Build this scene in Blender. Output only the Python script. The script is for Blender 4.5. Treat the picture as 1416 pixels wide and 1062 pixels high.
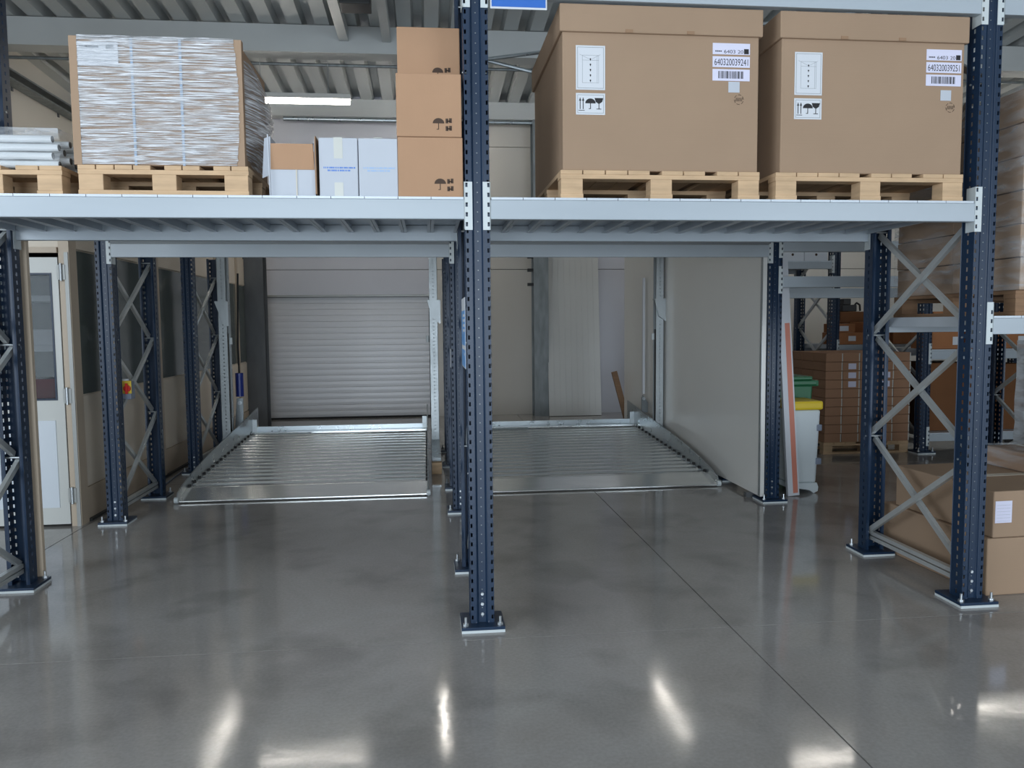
import bpy, bmesh, math, random
from mathutils import Vector, Matrix
random.seed(7)
for o in list(bpy.data.objects):
    bpy.data.objects.remove(o, do_unlink=True)
SC = bpy.context.scene
COL = SC.collection
R = math.radians

# ------------------------------------------------------------------ camera
FPX = 1089.88
cam = bpy.data.cameras.new('camera')
cam.sensor_width = 36.0
cam.lens = FPX * 36.0 / 1416.0
cam.clip_end = 200
camo = bpy.data.objects.new('camera', cam)
COL.objects.link(camo)
FW = Vector((0.10593241, 0.99151847, -0.07529571))
RT = Vector((0.99422455, -0.10692231, -0.00922818))
UP = Vector((0.0172007, 0.07388328, 0.99711855))
camo.matrix_world = Matrix(((RT.x, UP.x, -FW.x, -0.2703), (RT.y, UP.y, -FW.y, -4.1729),
                            (RT.z, UP.z, -FW.z, 1.627), (0, 0, 0, 1)))
SC.camera = camo

# ------------------------------------------------------------------ world, lights, exposure
W = bpy.data.worlds.new('world')
SC.world = W
W.use_nodes = True
W.node_tree.nodes['Background'].inputs[0].default_value = (0.55, 0.68, 0.85, 1)
W.node_tree.nodes['Background'].inputs[1].default_value = 0.6

def area_light(name, loc, rot, sx, sy, power, color):
    l = bpy.data.lights.new(name, 'AREA')
    l.shape = 'RECTANGLE'
    l.size, l.size_y, l.energy, l.color = sx, sy, power, color
    o = bpy.data.objects.new(name, l)
    o.location, o.rotation_euler = loc, rot
    COL.objects.link(o)
    return o
# daylight through the two unseen gates behind the camera and an unseen side window
area_light('daylight_gate', (-1.6, -11.8, 1.75), (R(90), 0, 0), 5.2, 3.4, 780, (0.80, 0.90, 1.0))
area_light('daylight_gate', (8.0, -11.8, 1.75), (R(90), 0, 0), 5.2, 3.4, 560, (0.80, 0.90, 1.0))
area_light('daylight_side_window', (-5.9, -4.6, 2.3), (R(90), 0, R(-90)), 5.4, 2.8, 330, (0.82, 0.91, 1.0))
area_light('overhead_fill', (1.5, -5.6, 6.25), (0, 0, 0), 9.0, 1.6, 60, (0.86, 0.93, 1.0))  # overhead fill light, added under the closed roof

vs = SC.view_settings
vs.view_transform = 'Standard'
vs.look = 'None'
vs.gamma = 1.0
vs.use_curve_mapping = False
vs.exposure = -0.18
SC.cycles.max_bounces = 10
SC.cycles.diffuse_bounces = 4
SC.cycles.glossy_bounces = 4
SC.cycles.transparent_max_bounces = 12
SC.cycles.sample_clamp_indirect = 6.0
SC.cycles.caustics_reflective = False
SC.cycles.caustics_refractive = False

# ------------------------------------------------------------------ materials
def lin(c):
    return tuple(((v / 255.0) / 12.92 if v / 255.0 <= 0.04045 else ((v / 255.0 + 0.055) / 1.055) ** 2.4) for v in c) + (1.0,)

M = {}
def mat(name, rgb, rough=0.5, metal=0.0, var=0.0, vscale=(4, 4, 4), bump=0.0, bscale=(40, 40, 40), spec=0.5,
        rvar=0.0, emit=0.0, coat=0.0, alpha=1.0, detail=4.0):
    m = bpy.data.materials.new(name)
    m.use_nodes = True
    nt = m.node_tree
    b = nt.nodes['Principled BSDF']
    b.inputs['Base Color'].default_value = lin(rgb)
    b.inputs['Roughness'].default_value = rough
    b.inputs['Metallic'].default_value = metal
    b.inputs['Specular IOR Level'].default_value = spec
    if coat: b.inputs['Coat Weight'].default_value = coat
    if alpha < 1: b.inputs['Alpha'].default_value = alpha
    if emit:
        b.inputs['Emission Color'].default_value = lin(rgb)
        b.inputs['Emission Strength'].default_value = emit
    tc = nt.nodes.new('ShaderNodeTexCoord')
    def noise(sc):
        mp = nt.nodes.new('ShaderNodeMapping')
        mp.inputs['Scale'].default_value = sc
        nt.links.new(tc.outputs['Object'], mp.inputs[0])
        n = nt.nodes.new('ShaderNodeTexNoise')
        n.inputs['Scale'].default_value = 1.0
        n.inputs['Detail'].default_value = detail
        nt.links.new(mp.outputs[0], n.inputs['Vector'])
        return n.outputs[0]
    if var or rvar:
        nz = noise(vscale)
        if var:
            rp = nt.nodes.new('ShaderNodeValToRGB')
            c = lin(rgb)
            rp.color_ramp.elements[0].position, rp.color_ramp.elements[1].position = 0.3, 0.7
            rp.color_ramp.elements[0].color = tuple(v * (1 - var) for v in c[:3]) + (1,)
            rp.color_ramp.elements[1].color = tuple(min(1, v * (1 + var)) for v in c[:3]) + (1,)
            nt.links.new(nz, rp.inputs[0])
            nt.links.new(rp.outputs[0], b.inputs['Base Color'])
        if rvar:
            mr = nt.nodes.new('ShaderNodeMapRange')
            mr.inputs['From Min'].default_value, mr.inputs['From Max'].default_value = 0.3, 0.7
            mr.inputs['To Min'].default_value, mr.inputs['To Max'].default_value = rough - rvar, rough + rvar
            nt.links.new(nz, mr.inputs[0])
            nt.links.new(mr.outputs[0], b.inputs['Roughness'])
    if bump:
        bp = nt.nodes.new('ShaderNodeBump')
        bp.inputs['Strength'].default_value = bump
        bp.inputs['Distance'].default_value = 0.01
        nt.links.new(noise(bscale), bp.inputs['Height'])
        nt.links.new(bp.outputs[0], b.inputs['Normal'])
    M[name] = m
    return m

mat('blue', (23, 44, 68), 0.36, 0, var=0.10, vscale=(6, 6, 1.5), spec=0.4)
mat('beam', (168, 178, 186), 0.33, 0, var=0.03, vscale=(1, 8, 8), spec=0.5)
mat('beam_gloss', (190, 198, 204), 0.14, 0.6)
mat('strap_pale', (150, 176, 206), 0.4)
mat('connector', (196, 204, 206), 0.4)
mat('galv', (158, 166, 170), 0.30, 0.8, var=0.05, vscale=(12, 12, 12), rvar=0.04)
mat('galv_dull', (160, 166, 168), 0.42, 0.7, var=0.08, vscale=(10, 10, 4), rvar=0.06)
mat('galv_deck', (216, 220, 220), 0.17, 0.75, var=0.05, vscale=(3, 16, 16))
mat('brace_steel', (196, 200, 200), 0.32, 0.55, var=0.04)
mat('zinc', (190, 196, 200), 0.35, 0.8)
mat('deck_sheet', (190, 198, 206), 0.4, 0.3, var=0.06)
mat('carton', (160, 136, 114), 0.85, var=0.04, vscale=(2, 2, 2), bump=0.05, bscale=(3, 3, 160), spec=0.2)
mat('carton_dark', (150, 122, 98), 0.85, var=0.05, vscale=(2, 2, 2), spec=0.2)
mat('carton_orange', (176, 141, 113), 0.85, var=0.04, vscale=(3, 3, 3), bump=0.04, bscale=(160, 3, 3), spec=0.2)
mat('carton_far', (164, 126, 100), 0.8, var=0.08, vscale=(3, 3, 3), spec=0.25)
mat('carton_rust', (160, 108, 72), 0.8, var=0.08, vscale=(3, 3, 3), spec=0.25)
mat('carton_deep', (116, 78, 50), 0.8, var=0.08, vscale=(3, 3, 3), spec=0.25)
mat('white_box', (188, 194, 203), 0.7, var=0.03, vscale=(3, 3, 3), spec=0.3)
mat('paper', (208, 212, 218), 0.55)
mat('paper_lilac', (214, 214, 234), 0.55)
mat('ink', (28, 28, 32), 0.7)
mat('ink_grey', (140, 146, 152), 0.7)
mat('ink_brown', (70, 54, 44), 0.8)
mat('ink_blue', (96, 136, 206), 0.7)
mat('ink_pale', (158, 186, 220), 0.7)
mat('tape', (196, 190, 176), 0.25, spec=0.6)
mat('tape_white', (198, 200, 194), 0.3)
mat('wood', (196, 166, 132), 0.75, var=0.14, vscale=(5, 5, 30), bump=0.15, bscale=(6, 6, 60))
mat('wood_dark', (136, 106, 80), 0.75, var=0.14, vscale=(4, 4, 30))
mat('wall', (204, 200, 192), 0.55, var=0.03, vscale=(1, 1, 0.6))
mat('wall_cool', (202, 204, 212), 0.5, var=0.03, vscale=(1, 1, 0.6))
mat('panel_white', (218, 218, 214), 0.30, var=0.02, vscale=(1, 1, 1), spec=0.5)
mat('panel_back', (196, 198, 196), 0.38, var=0.03, vscale=(1, 1, 1))
mat('slat', (206, 207, 210), 0.42, 0.1, var=0.02)
mat('seam', (60, 60, 60), 0.7)
mat('steel_dark', (92, 94, 96), 0.5, 0.3, var=0.15, vscale=(6, 6, 2))
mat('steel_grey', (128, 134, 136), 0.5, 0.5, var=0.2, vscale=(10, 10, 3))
mat('beige', (224, 213, 197), 0.5, var=0.04, vscale=(2, 2, 1))
mat('beige_frame', (196, 180, 160), 0.45, var=0.04, vscale=(2, 2, 1))
mat('office_glass', (88, 96, 92), 0.12, spec=0.6)
mat('door_white', (206, 208, 204), 0.35)
mat('door_panel', (216, 224, 232), 0.3)
mat('alu', (158, 160, 158), 0.45, 0.4)
mat('black', (18, 19, 21), 0.5)
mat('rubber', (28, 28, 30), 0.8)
mat('roof', (196, 200, 200), 0.42, 0.25, var=0.06, vscale=(1, 0.4, 1))
mat('concrete', (190, 194, 194), 0.7, var=0.05, vscale=(0.8, 1, 2))
mat('bin_white', (214, 224, 228), 0.4)
mat('bin_yellow', (226, 196, 40), 0.45)
mat('bin_green', (30, 104, 66), 0.4)
mat('clip_grey', (128, 138, 156), 0.5)
mat('red', (200, 40, 30), 0.4)
mat('red_strip', (206, 130, 110), 0.5)
mat('yellow', (220, 190, 60), 0.4)
mat('sign_blue', (44, 104, 190), 0.35)
mat('sign_sky', (80, 150, 214), 0.35)
mat('hose_blue', (16, 40, 120), 0.4)
mat('lamp_on', (255, 248, 238), 0.5, emit=24.0)
mat('lamp_fill', (255, 250, 242), 0.5, emit=12.0)
mat('lamp_body', (200, 200, 196), 0.5)
mat('joint', (58, 54, 50), 0.9)
mat('film_core', (206, 212, 216), 0.35)

def floor_material():
    m = bpy.data.materials.new('polished_concrete')
    m.use_nodes = True
    nt = m.node_tree; L = nt.links.new
    b = nt.nodes['Principled BSDF']
    tc = nt.nodes.new('ShaderNodeTexCoord')
    def noise(scale, detail, rough=0.55, dist=0.0):
        n = nt.nodes.new('ShaderNodeTexNoise')
        n.inputs['Scale'].default_value = scale
        n.inputs['Detail'].default_value = detail
        n.inputs['Roughness'].default_value = rough
        n.inputs['Distortion'].default_value = dist
        L(tc.outputs['Object'], n.inputs['Vector'])
        return n.outputs[0]
    def ramp(src, p0, c0, p1, c1):
        r = nt.nodes.new('ShaderNodeValToRGB')
        r.color_ramp.elements[0].position, r.color_ramp.elements[1].position = p0, p1
        r.color_ramp.elements[0].color, r.color_ramp.elements[1].color = c0, c1
        L(src, r.inputs[0]); return r.outputs[0]
    def mul(a, c, fac=1.0):
        x = nt.nodes.new('ShaderNodeMix'); x.data_type = 'RGBA'; x.blend_type = 'MULTIPLY'
        x.inputs[0].default_value = fac
        L(a, x.inputs[6]); L(c, x.inputs[7]); return x.outputs[2]
    base = ramp(noise(0.9, 5, 0.6, 0.6), 0.3, lin((148, 144, 140)), 0.72, lin((168, 166, 163)))
    patch = ramp(noise(1.7, 3, 0.5, 0.3), 0.34, lin((228, 228, 228)), 0.48, (1, 1, 1, 1))
    grain = ramp(noise(60, 3), 0.3, (0.86, 0.86, 0.86, 1), 0.7, (1, 1, 1, 1))
    L(mul(mul(base, patch), grain), b.inputs['Base Color'])
    rr = nt.nodes.new('ShaderNodeMapRange')
    rr.inputs['From Min'].default_value, rr.inputs['From Max'].default_value = 0.3, 0.7
    rr.inputs['To Min'].default_value, rr.inputs['To Max'].default_value = 0.065, 0.14
    L(noise(2.2, 4), rr.inputs[0]); L(rr.outputs[0], b.inputs['Roughness'])
    bp = nt.nodes.new('ShaderNodeBump'); bp.inputs['Strength'].default_value = 0.05; bp.inputs['Distance'].default_value = 0.01
    L(noise(7, 3), bp.inputs['Height']); L(bp.outputs[0], b.inputs['Normal'])
    b.inputs['Specular IOR Level'].default_value = 0.55
    M['floor'] = m
floor_material()

def film_material(name, density, scale, tint=(226, 232, 238), rough=0.22, lo=0.42, hi=0.62):
    """stretch film: see-through, with whitish wrinkles running around the load"""
    m = bpy.data.materials.new(name)
    m.use_nodes = True
    nt = m.node_tree; L = nt.links.new
    b = nt.nodes['Principled BSDF']
    b.inputs['Base Color'].default_value = lin(tint)
    b.inputs['Roughness'].default_value = rough
    b.inputs['Specular IOR Level'].default_value = 0.8
    tc = nt.nodes.new('ShaderNodeTexCoord')
    mp = nt.nodes.new('ShaderNodeMapping'); mp.inputs['Scale'].default_value = scale
    mp.inputs['Rotation'].default_value = (0, 0.05, 0)
    L(tc.outputs['Object'], mp.inputs[0])
    n = nt.nodes.new('ShaderNodeTexNoise'); n.inputs['Scale'].default_value = 1.0; n.inputs['Detail'].default_value = 6
    n.inputs['Distortion'].default_value = 0.7
    L(mp.outputs[0], n.inputs['Vector'])
    bp = nt.nodes.new('ShaderNodeBump'); bp.inputs['Strength'].default_value = 0.8; bp.inputs['Distance'].default_value = 0.02
    L(n.outputs[0], bp.inputs['Height']); L(bp.outputs[0], b.inputs['Normal'])
    mr = nt.nodes.new('ShaderNodeMapRange')
    mr.inputs['From Min'].default_value, mr.inputs['From Max'].default_value = lo, hi
    mr.inputs['To Min'].default_value, mr.inputs['To Max'].default_value = density * 0.12, density
    L(n.outputs[0], mr.inputs[0])
    L(mr.outputs[0], b.inputs['Alpha'])
    M[name] = m
film_material('film', 0.94, (6.0, 6.0, 190), tint=(240, 244, 250), rough=0.16, lo=0.41, hi=0.60)
film_material('film_soft', 0.45, (3, 3, 16), lo=0.42, hi=0.72)
film_material('film_milky', 0.75, (3, 3, 14), lo=0.2, hi=0.6)

# ------------------------------------------------------------------ mesh builder
class MB:
    def __init__(s): s.v, s.f = [], []
    def add(s, vs_, fs_):
        n = len(s.v); s.v += [tuple(p) for p in vs_]; s.f += [tuple(i + n for i in f) for f in fs_]; return s
    def box(s, x0, x1, y0, y1, z0, z1):
        return s.hexa([(x0, y0, z0), (x1, y0, z0), (x1, y1, z0), (x0, y1, z0), (x0, y0, z1), (x1, y0, z1), (x1, y1, z1), (x0, y1, z1)])
    def hexa(s, p):
        return s.add(p, [(0, 3, 2, 1), (4, 5, 6, 7), (0, 1, 5, 4), (1, 2, 6, 5), (2, 3, 7, 6), (3, 0, 4, 7)])
    def bar(s, p, q, w, h, up=(0, 0, 1)):
        p, q = Vector(p), Vector(q); d = (q - p).normalized(); u = Vector(up)
        if abs(d.dot(u)) > 0.99: u = Vector((0, 1, 0))
        a = d.cross(u).normalized(); c = a.cross(d).normalized()
        a *= w / 2; c *= h / 2
        return s.hexa([p - a - c, p + a - c, q + a - c, q - a - c, p - a + c, p + a + c, q + a + c, q - a + c])
    def cyl(s, p, q, r, n=12, r2=None):
        p, q = Vector(p), Vector(q); d = (q - p).normalized(); u = Vector((0, 0, 1)) if abs(d.z) < 0.9 else Vector((1, 0, 0))
        a = d.cross(u).normalized(); c = d.cross(a).normalized(); r2 = r if r2 is None else r2
        vs_ = []
        for P, rr in ((p, r), (q, r2)):
            for i in range(n):
                t = 2 * math.pi * i / n
                vs_.append(P + a * math.cos(t) * rr + c * math.sin(t) * rr)
        fs_ = [(i, (i + 1) % n, n + (i + 1) % n, n + i) for i in range(n)] + [tuple(range(n))[::-1], tuple(range(n, 2 * n))]
        return s.add(vs_, fs_)
    def tube(s, pts, r, n=8):
        pts = [Vector(p) for p in pts]
        for a, c in zip(pts[:-1], pts[1:]): s.cyl(a, c, r, n)
        return s
    def prism(s, poly, axis, a0, a1):
        """poly: 2-D outline in the other two axes (order x,y,z without axis)"""
        def P(u, v, a):
            return {'x': (a, u, v), 'y': (u, a, v), 'z': (u, v, a)}[axis]
        n = len(poly)
        vs_ = [P(u, v, a0) for u, v in poly] + [P(u, v, a1) for u, v in poly]
        fs_ = [(i, (i + 1) % n, n + (i + 1) % n, n + i) for i in range(n)] + [tuple(range(n))[::-1], tuple(range(n, 2 * n))]
        return s.add(vs_, fs_)
    def mesh(s, name, m):
        me = bpy.data.meshes.new(name)
        me.from_pydata(s.v, [], s.f)
        bm = bmesh.new(); bm.from_mesh(me)
        bmesh.ops.recalc_face_normals(bm, faces=bm.faces)
        bm.to_mesh(me); bm.free()
        me.materials.append(M[m])
        return me
    def build(s, name, m, parent=None, loc=(0, 0, 0), bevel=0.0, smooth=False):
        me = s.mesh(name, m)
        if smooth:
            for p in me.polygons: p.use_smooth = True
        return put(name, me, parent, loc, bevel)

def put(name, me, parent=None, loc=(0, 0, 0), bevel=0.0):
    o = bpy.data.objects.new(name, me)
    COL.objects.link(o); o.location = loc
    if parent: o.parent = parent
    if bevel:
        b = o.modifiers.new('bevel', 'BEVEL'); b.width = bevel; b.segments = 2; b.limit_method = 'ANGLE'
    return o

def tag(o, label=None, cat=None, group=None, kind=None):
    if label: o['label'] = label
    if cat: o['category'] = cat
    if group: o['group'] = group
    if kind: o['kind'] = kind
    return o

def thing(name, label, cat, loc=(0, 0, 0), rz=0.0, group=None):
    o = bpy.data.objects.new(name, None)
    o.empty_display_size = 0.1
    COL.objects.link(o); o.location = loc; o.rotation_euler = (0, 0, rz)
    return tag(o, label, cat, group)

KIDS = {}
def kids(o): return [c for c in bpy.data.objects if c.parent == o]
def dup(root, loc, label=None, group=None, rz=None):
    r = root.copy(); COL.objects.link(r); r.location = loc
    if rz is not None: r.rotation_euler = (0, 0, rz)
    if label: r['label'] = label
    if group: r['group'] = group
    for ch in kids(root):
        c = ch.copy(); COL.objects.link(c); c.parent = r
        for g in kids(ch):
            d = g.copy(); COL.objects.link(d); d.parent = c
    return r

def struct(name, mb, m, label, cat, parent=None, loc=(0, 0, 0)):
    o = mb.build(name, m, parent, loc)
    return tag(o, label, cat, kind='structure')

def sheet_mesh(name, m, path, z0, z1, holes, thick=0.003, pitch=0.05, phase=0.02):
    """folded sheet-steel section extruded upwards; holes: {segment: [(u0, u1, height), ...]}"""
    bm = bmesh.new()
    cache = {}
    def V(x, y, z):
        k = (round(x, 5), round(y, 5), round(z, 5))
        if k not in cache: cache[k] = bm.verts.new((x, y, z))
        return cache[k]
    def Q(a, c, za, zb, ua, ub):
        def pt(u, z): return V(a[0] + (c[0] - a[0]) * u, a[1] + (c[1] - a[1]) * u, z)
        q = [pt(ua, za), pt(ub, za), pt(ub, zb), pt(ua, zb)]
        try: bm.faces.new(q)
        except ValueError: pass
    for i in range(len(path) - 1):
        a, c = path[i], path[i + 1]
        if i not in holes:
            Q(a, c, z0, z1, 0, 1); continue
        u0, u1, hh = holes[i]
        z = z0
        while z < z1 - 1e-6:
            zt = min(z + pitch, z1)
            h0, h1 = z + phase, z + phase + hh
            if h1 > zt:
                Q(a, c, z, zt, 0, u0); Q(a, c, z, zt, u0, u1); Q(a, c, z, zt, u1, 1)
            else:
                Q(a, c, z, h0, u0, u1); Q(a, c, h1, zt, u0, u1)
                for ua, ub in ((0, u0), (u1, 1)):
                    Q(a, c, z, h0, ua, ub); Q(a, c, h0, h1, ua, ub); Q(a, c, h1, zt, ua, ub)
            z = zt
    bmesh.ops.recalc_face_normals(bm, faces=bm.faces)
    bmesh.ops.solidify(bm, geom=list(bm.faces), thickness=thick)
    bmesh.ops.recalc_face_normals(bm, faces=bm.faces)
    me = bpy.data.meshes.new(name); bm.to_mesh(me); bm.free()
    me.materials.append(M[m])
    return me

def text_mesh(name, s, height, m, width=None, align='LEFT'):
    cu = bpy.data.curves.new(name, 'FONT'); cu.body = s; cu.size = height / 0.69; cu.align_x = align
    o = bpy.data.objects.new(name, cu); COL.objects.link(o)
    bpy.context.view_layer.update()
    me = bpy.data.meshes.new_from_object(o.evaluated_get(bpy.context.evaluated_depsgraph_get()))
    bpy.data.objects.remove(o, do_unlink=True)
    xs = [v.co.x for v in me.vertices]
    k = 1.0 if not width else width / (max(xs) - min(xs))
    x0 = min(xs) if align == 'LEFT' else 0
    for v in me.vertices: v.co = ((v.co.x - x0) * k, 0.0, v.co.y)
    me.materials.clear(); me.materials.append(M[m]); me.name = name
    return me

# ------------------------------------------------------------------ the hall: floor, walls, roof
XL, XR, YF, YB = -6.0, 15.0, -12.0, 10.0
fl = struct('floor', MB().box(XL, XR, YF, YB, -0.12, -0.010), 'joint', 'polished grey concrete hall floor with saw-cut joints', 'floor')
xs = [XL, -3.105, 1.32, 5.75, 10.2, XR]
ys = [YF, -9.2, -4.7, -0.207, 4.3, 8.8, YB]
for i in range(len(xs) - 1):
    for j in range(len(ys) - 1):
        gx0, gx1, gy0, gy1 = xs[i] + 0.0035, xs[i + 1] - 0.0035, ys[j] + 0.0035, ys[j + 1] - 0.0035
        MB().box(gx0, gx1, gy0, gy1, -0.0095, 0.0).build('floor_slab', 'floor', fl)

wb = struct('wall_back', MB().box(XL, XR, YB + 0.02, YB + 0.2, 0, 6.2), 'seam', 'grey back wall of wide horizontal panels', 'wall')
px0 = XL
for a, c, m in ((XL, -3.1, 'wall'), (-3.1, -0.2, 'wall_cool'), (-0.2, 1.75, 'wall'), (1.75, 5.2, 'wall_cool'), (5.2, 10, 'wall'), (10, XR, 'wall')):
    for z0, z1 in ((0, 2.605), (2.615, 3.60), (3.61, 4.75), (4.76, 6.1)):
        if a == -3.1 and z0 == 0: z0 = 2.16
        MB().box(a + 0.003, c - 0.003, YB - 0.03, YB + 0.02, z0, z1).build('wall_panel', m, wb)
wl = struct('wall_left', MB().box(XL - 0.2, XL, YF, -7.4, 0, 7.2).box(XL - 0.2, XL, -1.8, YB, 0, 7.2).box(XL - 0.2, XL, -7.4, -1.8, 0, 0.8).box(XL - 0.2, XL, -7.4, -1.8, 3.8, 7.2), 'wall', 'plain warm grey side wall of the hall', 'wall')
struct('wall_right', MB().box(XR, XR + 0.2, YF, YB, 0, 7.2), 'wall', 'plain grey far side wall of the hall', 'wall')
wf = MB()
for a, c, z0, z1 in ((XL, -4.2, 0, 7.2), (1.0, 5.4, 0, 7.2), (10.6, XR, 0, 7.2), (-4.2, 1.0, 3.5, 7.2), (5.4, 10.6, 3.5, 7.2)):
    wf.box(a, c, YF - 0.2, YF, z0, z1)
struct('wall_front', wf, 'wall', 'front wall of the hall with two open gates', 'wall')

def roofz(y): return 5.44 + 0.060 * (10.0 - y)
ce = struct('ceiling', MB().hexa([(XL, YF, roofz(YF) + 0.2), (XR, YF, roofz(YF) + 0.2), (XR, YB, roofz(YB) + 0.2), (XL, YB, roofz(YB) + 0.2),
            (XL, YF, roofz(YF) + 0.3), (XR, YF, roofz(YF) + 0.3), (XR, YB, roofz(YB) + 0.3), (XL, YB, roofz(YB) + 0.3)]), 'roof',
            'corrugated grey metal roof deck sloping to the back wall', 'ceiling')
pit, hgt = 0.36, 0.13
prof = [(0.0, 0.0), (0.185, 0.0), (0.215, hgt), (0.33, hgt), (0.36, 0.0)]
mb = MB()
n = len(prof)
vs_ = []
for y in (YF, YB):
    for dz in (0.0, 0.006):
        vs_ += [(u, y, roofz(y) + v + dz) for u, v in prof]
fs_ = []
for i in range(n - 1):
    fs_ += [(i, i + 1, 2 * n + i + 1, 2 * n + i), (n + i, 3 * n + i, 3 * n + i + 1, n + i + 1)]
mb.add(vs_, fs_)
me = mb.mesh('roof_rib', 'roof')
for k in range(int((XR - XL) / pit) + 1):
    put('roof_rib', me, ce, (XL + k * pit, 0, 0))

def solid(name, mb, m, label, cat, group=None, bevel=0.0, loc=(0, 0, 0), smooth=False):
    return tag(mb.build(name, m, None, loc, bevel, smooth), label, cat, group)

struct('trim_1', MB().box(XL, XR, 6.85, 7.15, 5.27, roofz(7.0) + 0.0), 'concrete', 'pale grey beam carrying the roof across the hall', 'roof beam')
struct('trim_2', MB().box(XL, XR, 9.72, 9.965, 5.17, 5.46), 'concrete', 'pale beam at the top of the back wall', 'roof beam')
struct('trim_3', MB().box(XL, XR, 0.35, 0.65, 5.68, roofz(0.5)), 'concrete', 'pale roof beam above the front rack', 'roof beam')
# steel columns on the back wall
def icol(x0, x1, y0, y1, m, name, label):
    b = MB().box(x0, x1, y0, y0 + 0.02, 0, 5.15).box(x0, x1, y1 - 0.02, y1, 0, 5.15).box((x0 + x1) / 2 - 0.01, (x0 + x1) / 2 + 0.01, y0 + 0.02, y1 - 0.02, 0, 5.15)
    return struct(name, b, m, label, 'column')
icol(-3.19, -2.86, 8.85, 9.15, 'steel_dark', 'trim_4', 'dark steel column left of the roller door')
icol(1.60, 1.86, 9.60, 9.90, 'steel_grey', 'trim_5', 'mottled grey steel column right of the roller door')
b = MB()
for z in (2.30, 2.55, 2.78): b.box(1.50, 1.60, 9.62, 9.70, z, z + 0.05)
b.build('cable_clip', 'black', bpy.data.objects['trim_5'])

# ------------------------------------------------------------------ roller door on the back wall
d1 = thing('door_1', 'closed grey roller door of narrow horizontal slats', 'door', (-1.655, 9.93, 0)); d1['kind'] = 'structure'
sl = MB().prism([(0.0, 0.0), (-0.003, 0.004), (-0.0055, 0.05), (-0.003, 0.100), (0.0, 0.104), (0.012, 0.104), (0.012, 0.0)], 'x', -1.42, 1.42).mesh('slat', 'slat')
for k in range(20): put('slat', sl, d1, (0, 0, 0.03 + 0.105 * k))
MB().box(-1.44, 1.44, -0.02, 0.02, 0.0, 0.03).build('bottom_bar', 'rubber', d1)
MB().box(-1.45, 1.45, -0.06, 0.02, 2.135, 2.17).build('lintel_strip', 'alu', d1)
for s in (-1, 1): MB().box(min(s * 1.43, s * 1.49), max(s * 1.43, s * 1.49), -0.05, 0.02, 0, 2.13).build('guide_rail', 'alu', d1)

# ------------------------------------------------------------------ office partition on the left
wo = struct('wall_partition', MB().box(-3.20, -3.17, 2.72, 9.9, 0.02, 2.70), 'beige', 'beige office partition with dark glass panes', 'wall')
yy = [2.70, 3.50, 4.70, 5.90, 7.10, 8.30, 9.50]
for k in range(len(yy) - 1):
    a, c = yy[k] + 0.045, yy[k + 1] - 0.045
    MB().box(-3.17, -3.155, a, c, 0.30, 1.06).build('lower_panel', 'beige', wo)
    MB().box(-3.17, -3.150, a, c, 0.02, 0.285).build('kick_panel', 'beige_frame', wo)
    MB().box(-3.17, -3.160, a, c, 1.075, 2.27).build('pane', 'office_glass', wo)
    MB().box(-3.17, -3.155, a, c, 2.285, 2.70).build('upper_panel', 'beige', wo)
for y in yy[1:]:
    MB().box(-3.17, -3.135, y - 0.04, y + 0.04, 0.02, 2.70).build('mullion', 'beige_frame', wo)
MB().box(-3.21, -3.13, 2.58, 2.72, 0.0, 2.70).build('corner_post', 'beige_frame', wo)
MB().box(-3.16, -3.12, 2.75, 9.5, 0.0, 0.02).build('floor_track', 'seam', wo)
ob = struct('wall_office', MB().box(-5.98, -4.14, 2.60, 2.68, 0, 2.70).box(-4.14, -3.21, 2.60, 2.68, 2.28, 2.70), 'beige', 'beige office front wall around the white door', 'wall')
MB().box(-4.14, -3.215, 2.56, 2.60, 2.235, 2.28).build('head_rail', 'beige_frame', ob)
MB().box(-5.98, -3.17, 2.70, 9.9, 2.70, 2.74).build('roof_board', 'beige', ob)
MB().box(-5.98, -3.25, 5.6, 5.64, 0, 2.70).build('inner_wall', 'seam', ob)
d2 = thing('door_2', 'white hinged office door with a tall glass pane', 'door', (-3.66, 2.60, 0)); d2['kind'] = 'structure'
MB().box(-0.40, -0.27, -0.02, 0.02, 0.02, 2.2).box(0.375, 0.44, -0.02, 0.02, 0.02, 2.2).box(-0.27, 0.375, -0.02, 0.02, 0.02, 1.06).box(-0.27, 0.375, -0.02, 0.02, 2.06, 2.2).build('leaf', 'door_white', d2)
MB().box(-0.28, 0.365, -0.028, -0.02, 0.16, 0.88).build('lower_panel', 'door_panel', d2)
pane = MB().box(-0.27, 0.375, -0.004, 0.004, 1.06, 2.06).build('pane', 'office_glass', d2)
mg = bpy.data.materials.new('clear_glass'); mg.use_nodes = True
g = mg.node_tree.nodes['Principled BSDF']
g.inputs['Base Color'].default_value = (0.16, 0.2, 0.22, 1); g.inputs['Roughness'].default_value = 0.03; g.inputs['Alpha'].default_value = 0.22
M['clear_glass'] = mg
pane.data.materials[0] = mg
for q in (MB().box(-0.285, -0.27, -0.026, 0.02, 1.045, 2.075), MB().box(0.375, 0.39, -0.026, 0.02, 1.045, 2.075), MB().box(-0.27, 0.375, -0.026, 0.02, 1.045, 1.06), MB().box(-0.27, 0.375, -0.026, 0.02, 2.06, 2.075)):
    q.build('glazing_bead', 'blue', d2)
for z in (0.20, 1.02, 2.02):
    h = MB().box(0.44, 0.50, -0.035, 0.0, z, z + 0.12).build('hinge', 'alu', d2)
    MB().cyl((0.47, -0.04, z - 0.01), (0.47, -0.04, z + 0.13), 0.012, 10).build('hinge_pin', 'zinc', h)
MB().box(0.495, 0.525, -0.03, 0.02, 0.0, 2.24).build('jamb', 'alu', d2)
MB().box(0.442, 0.492, 0.0, 0.02, 0.0, 2.24).build('gap_seal', 'rubber', d2)
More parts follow.
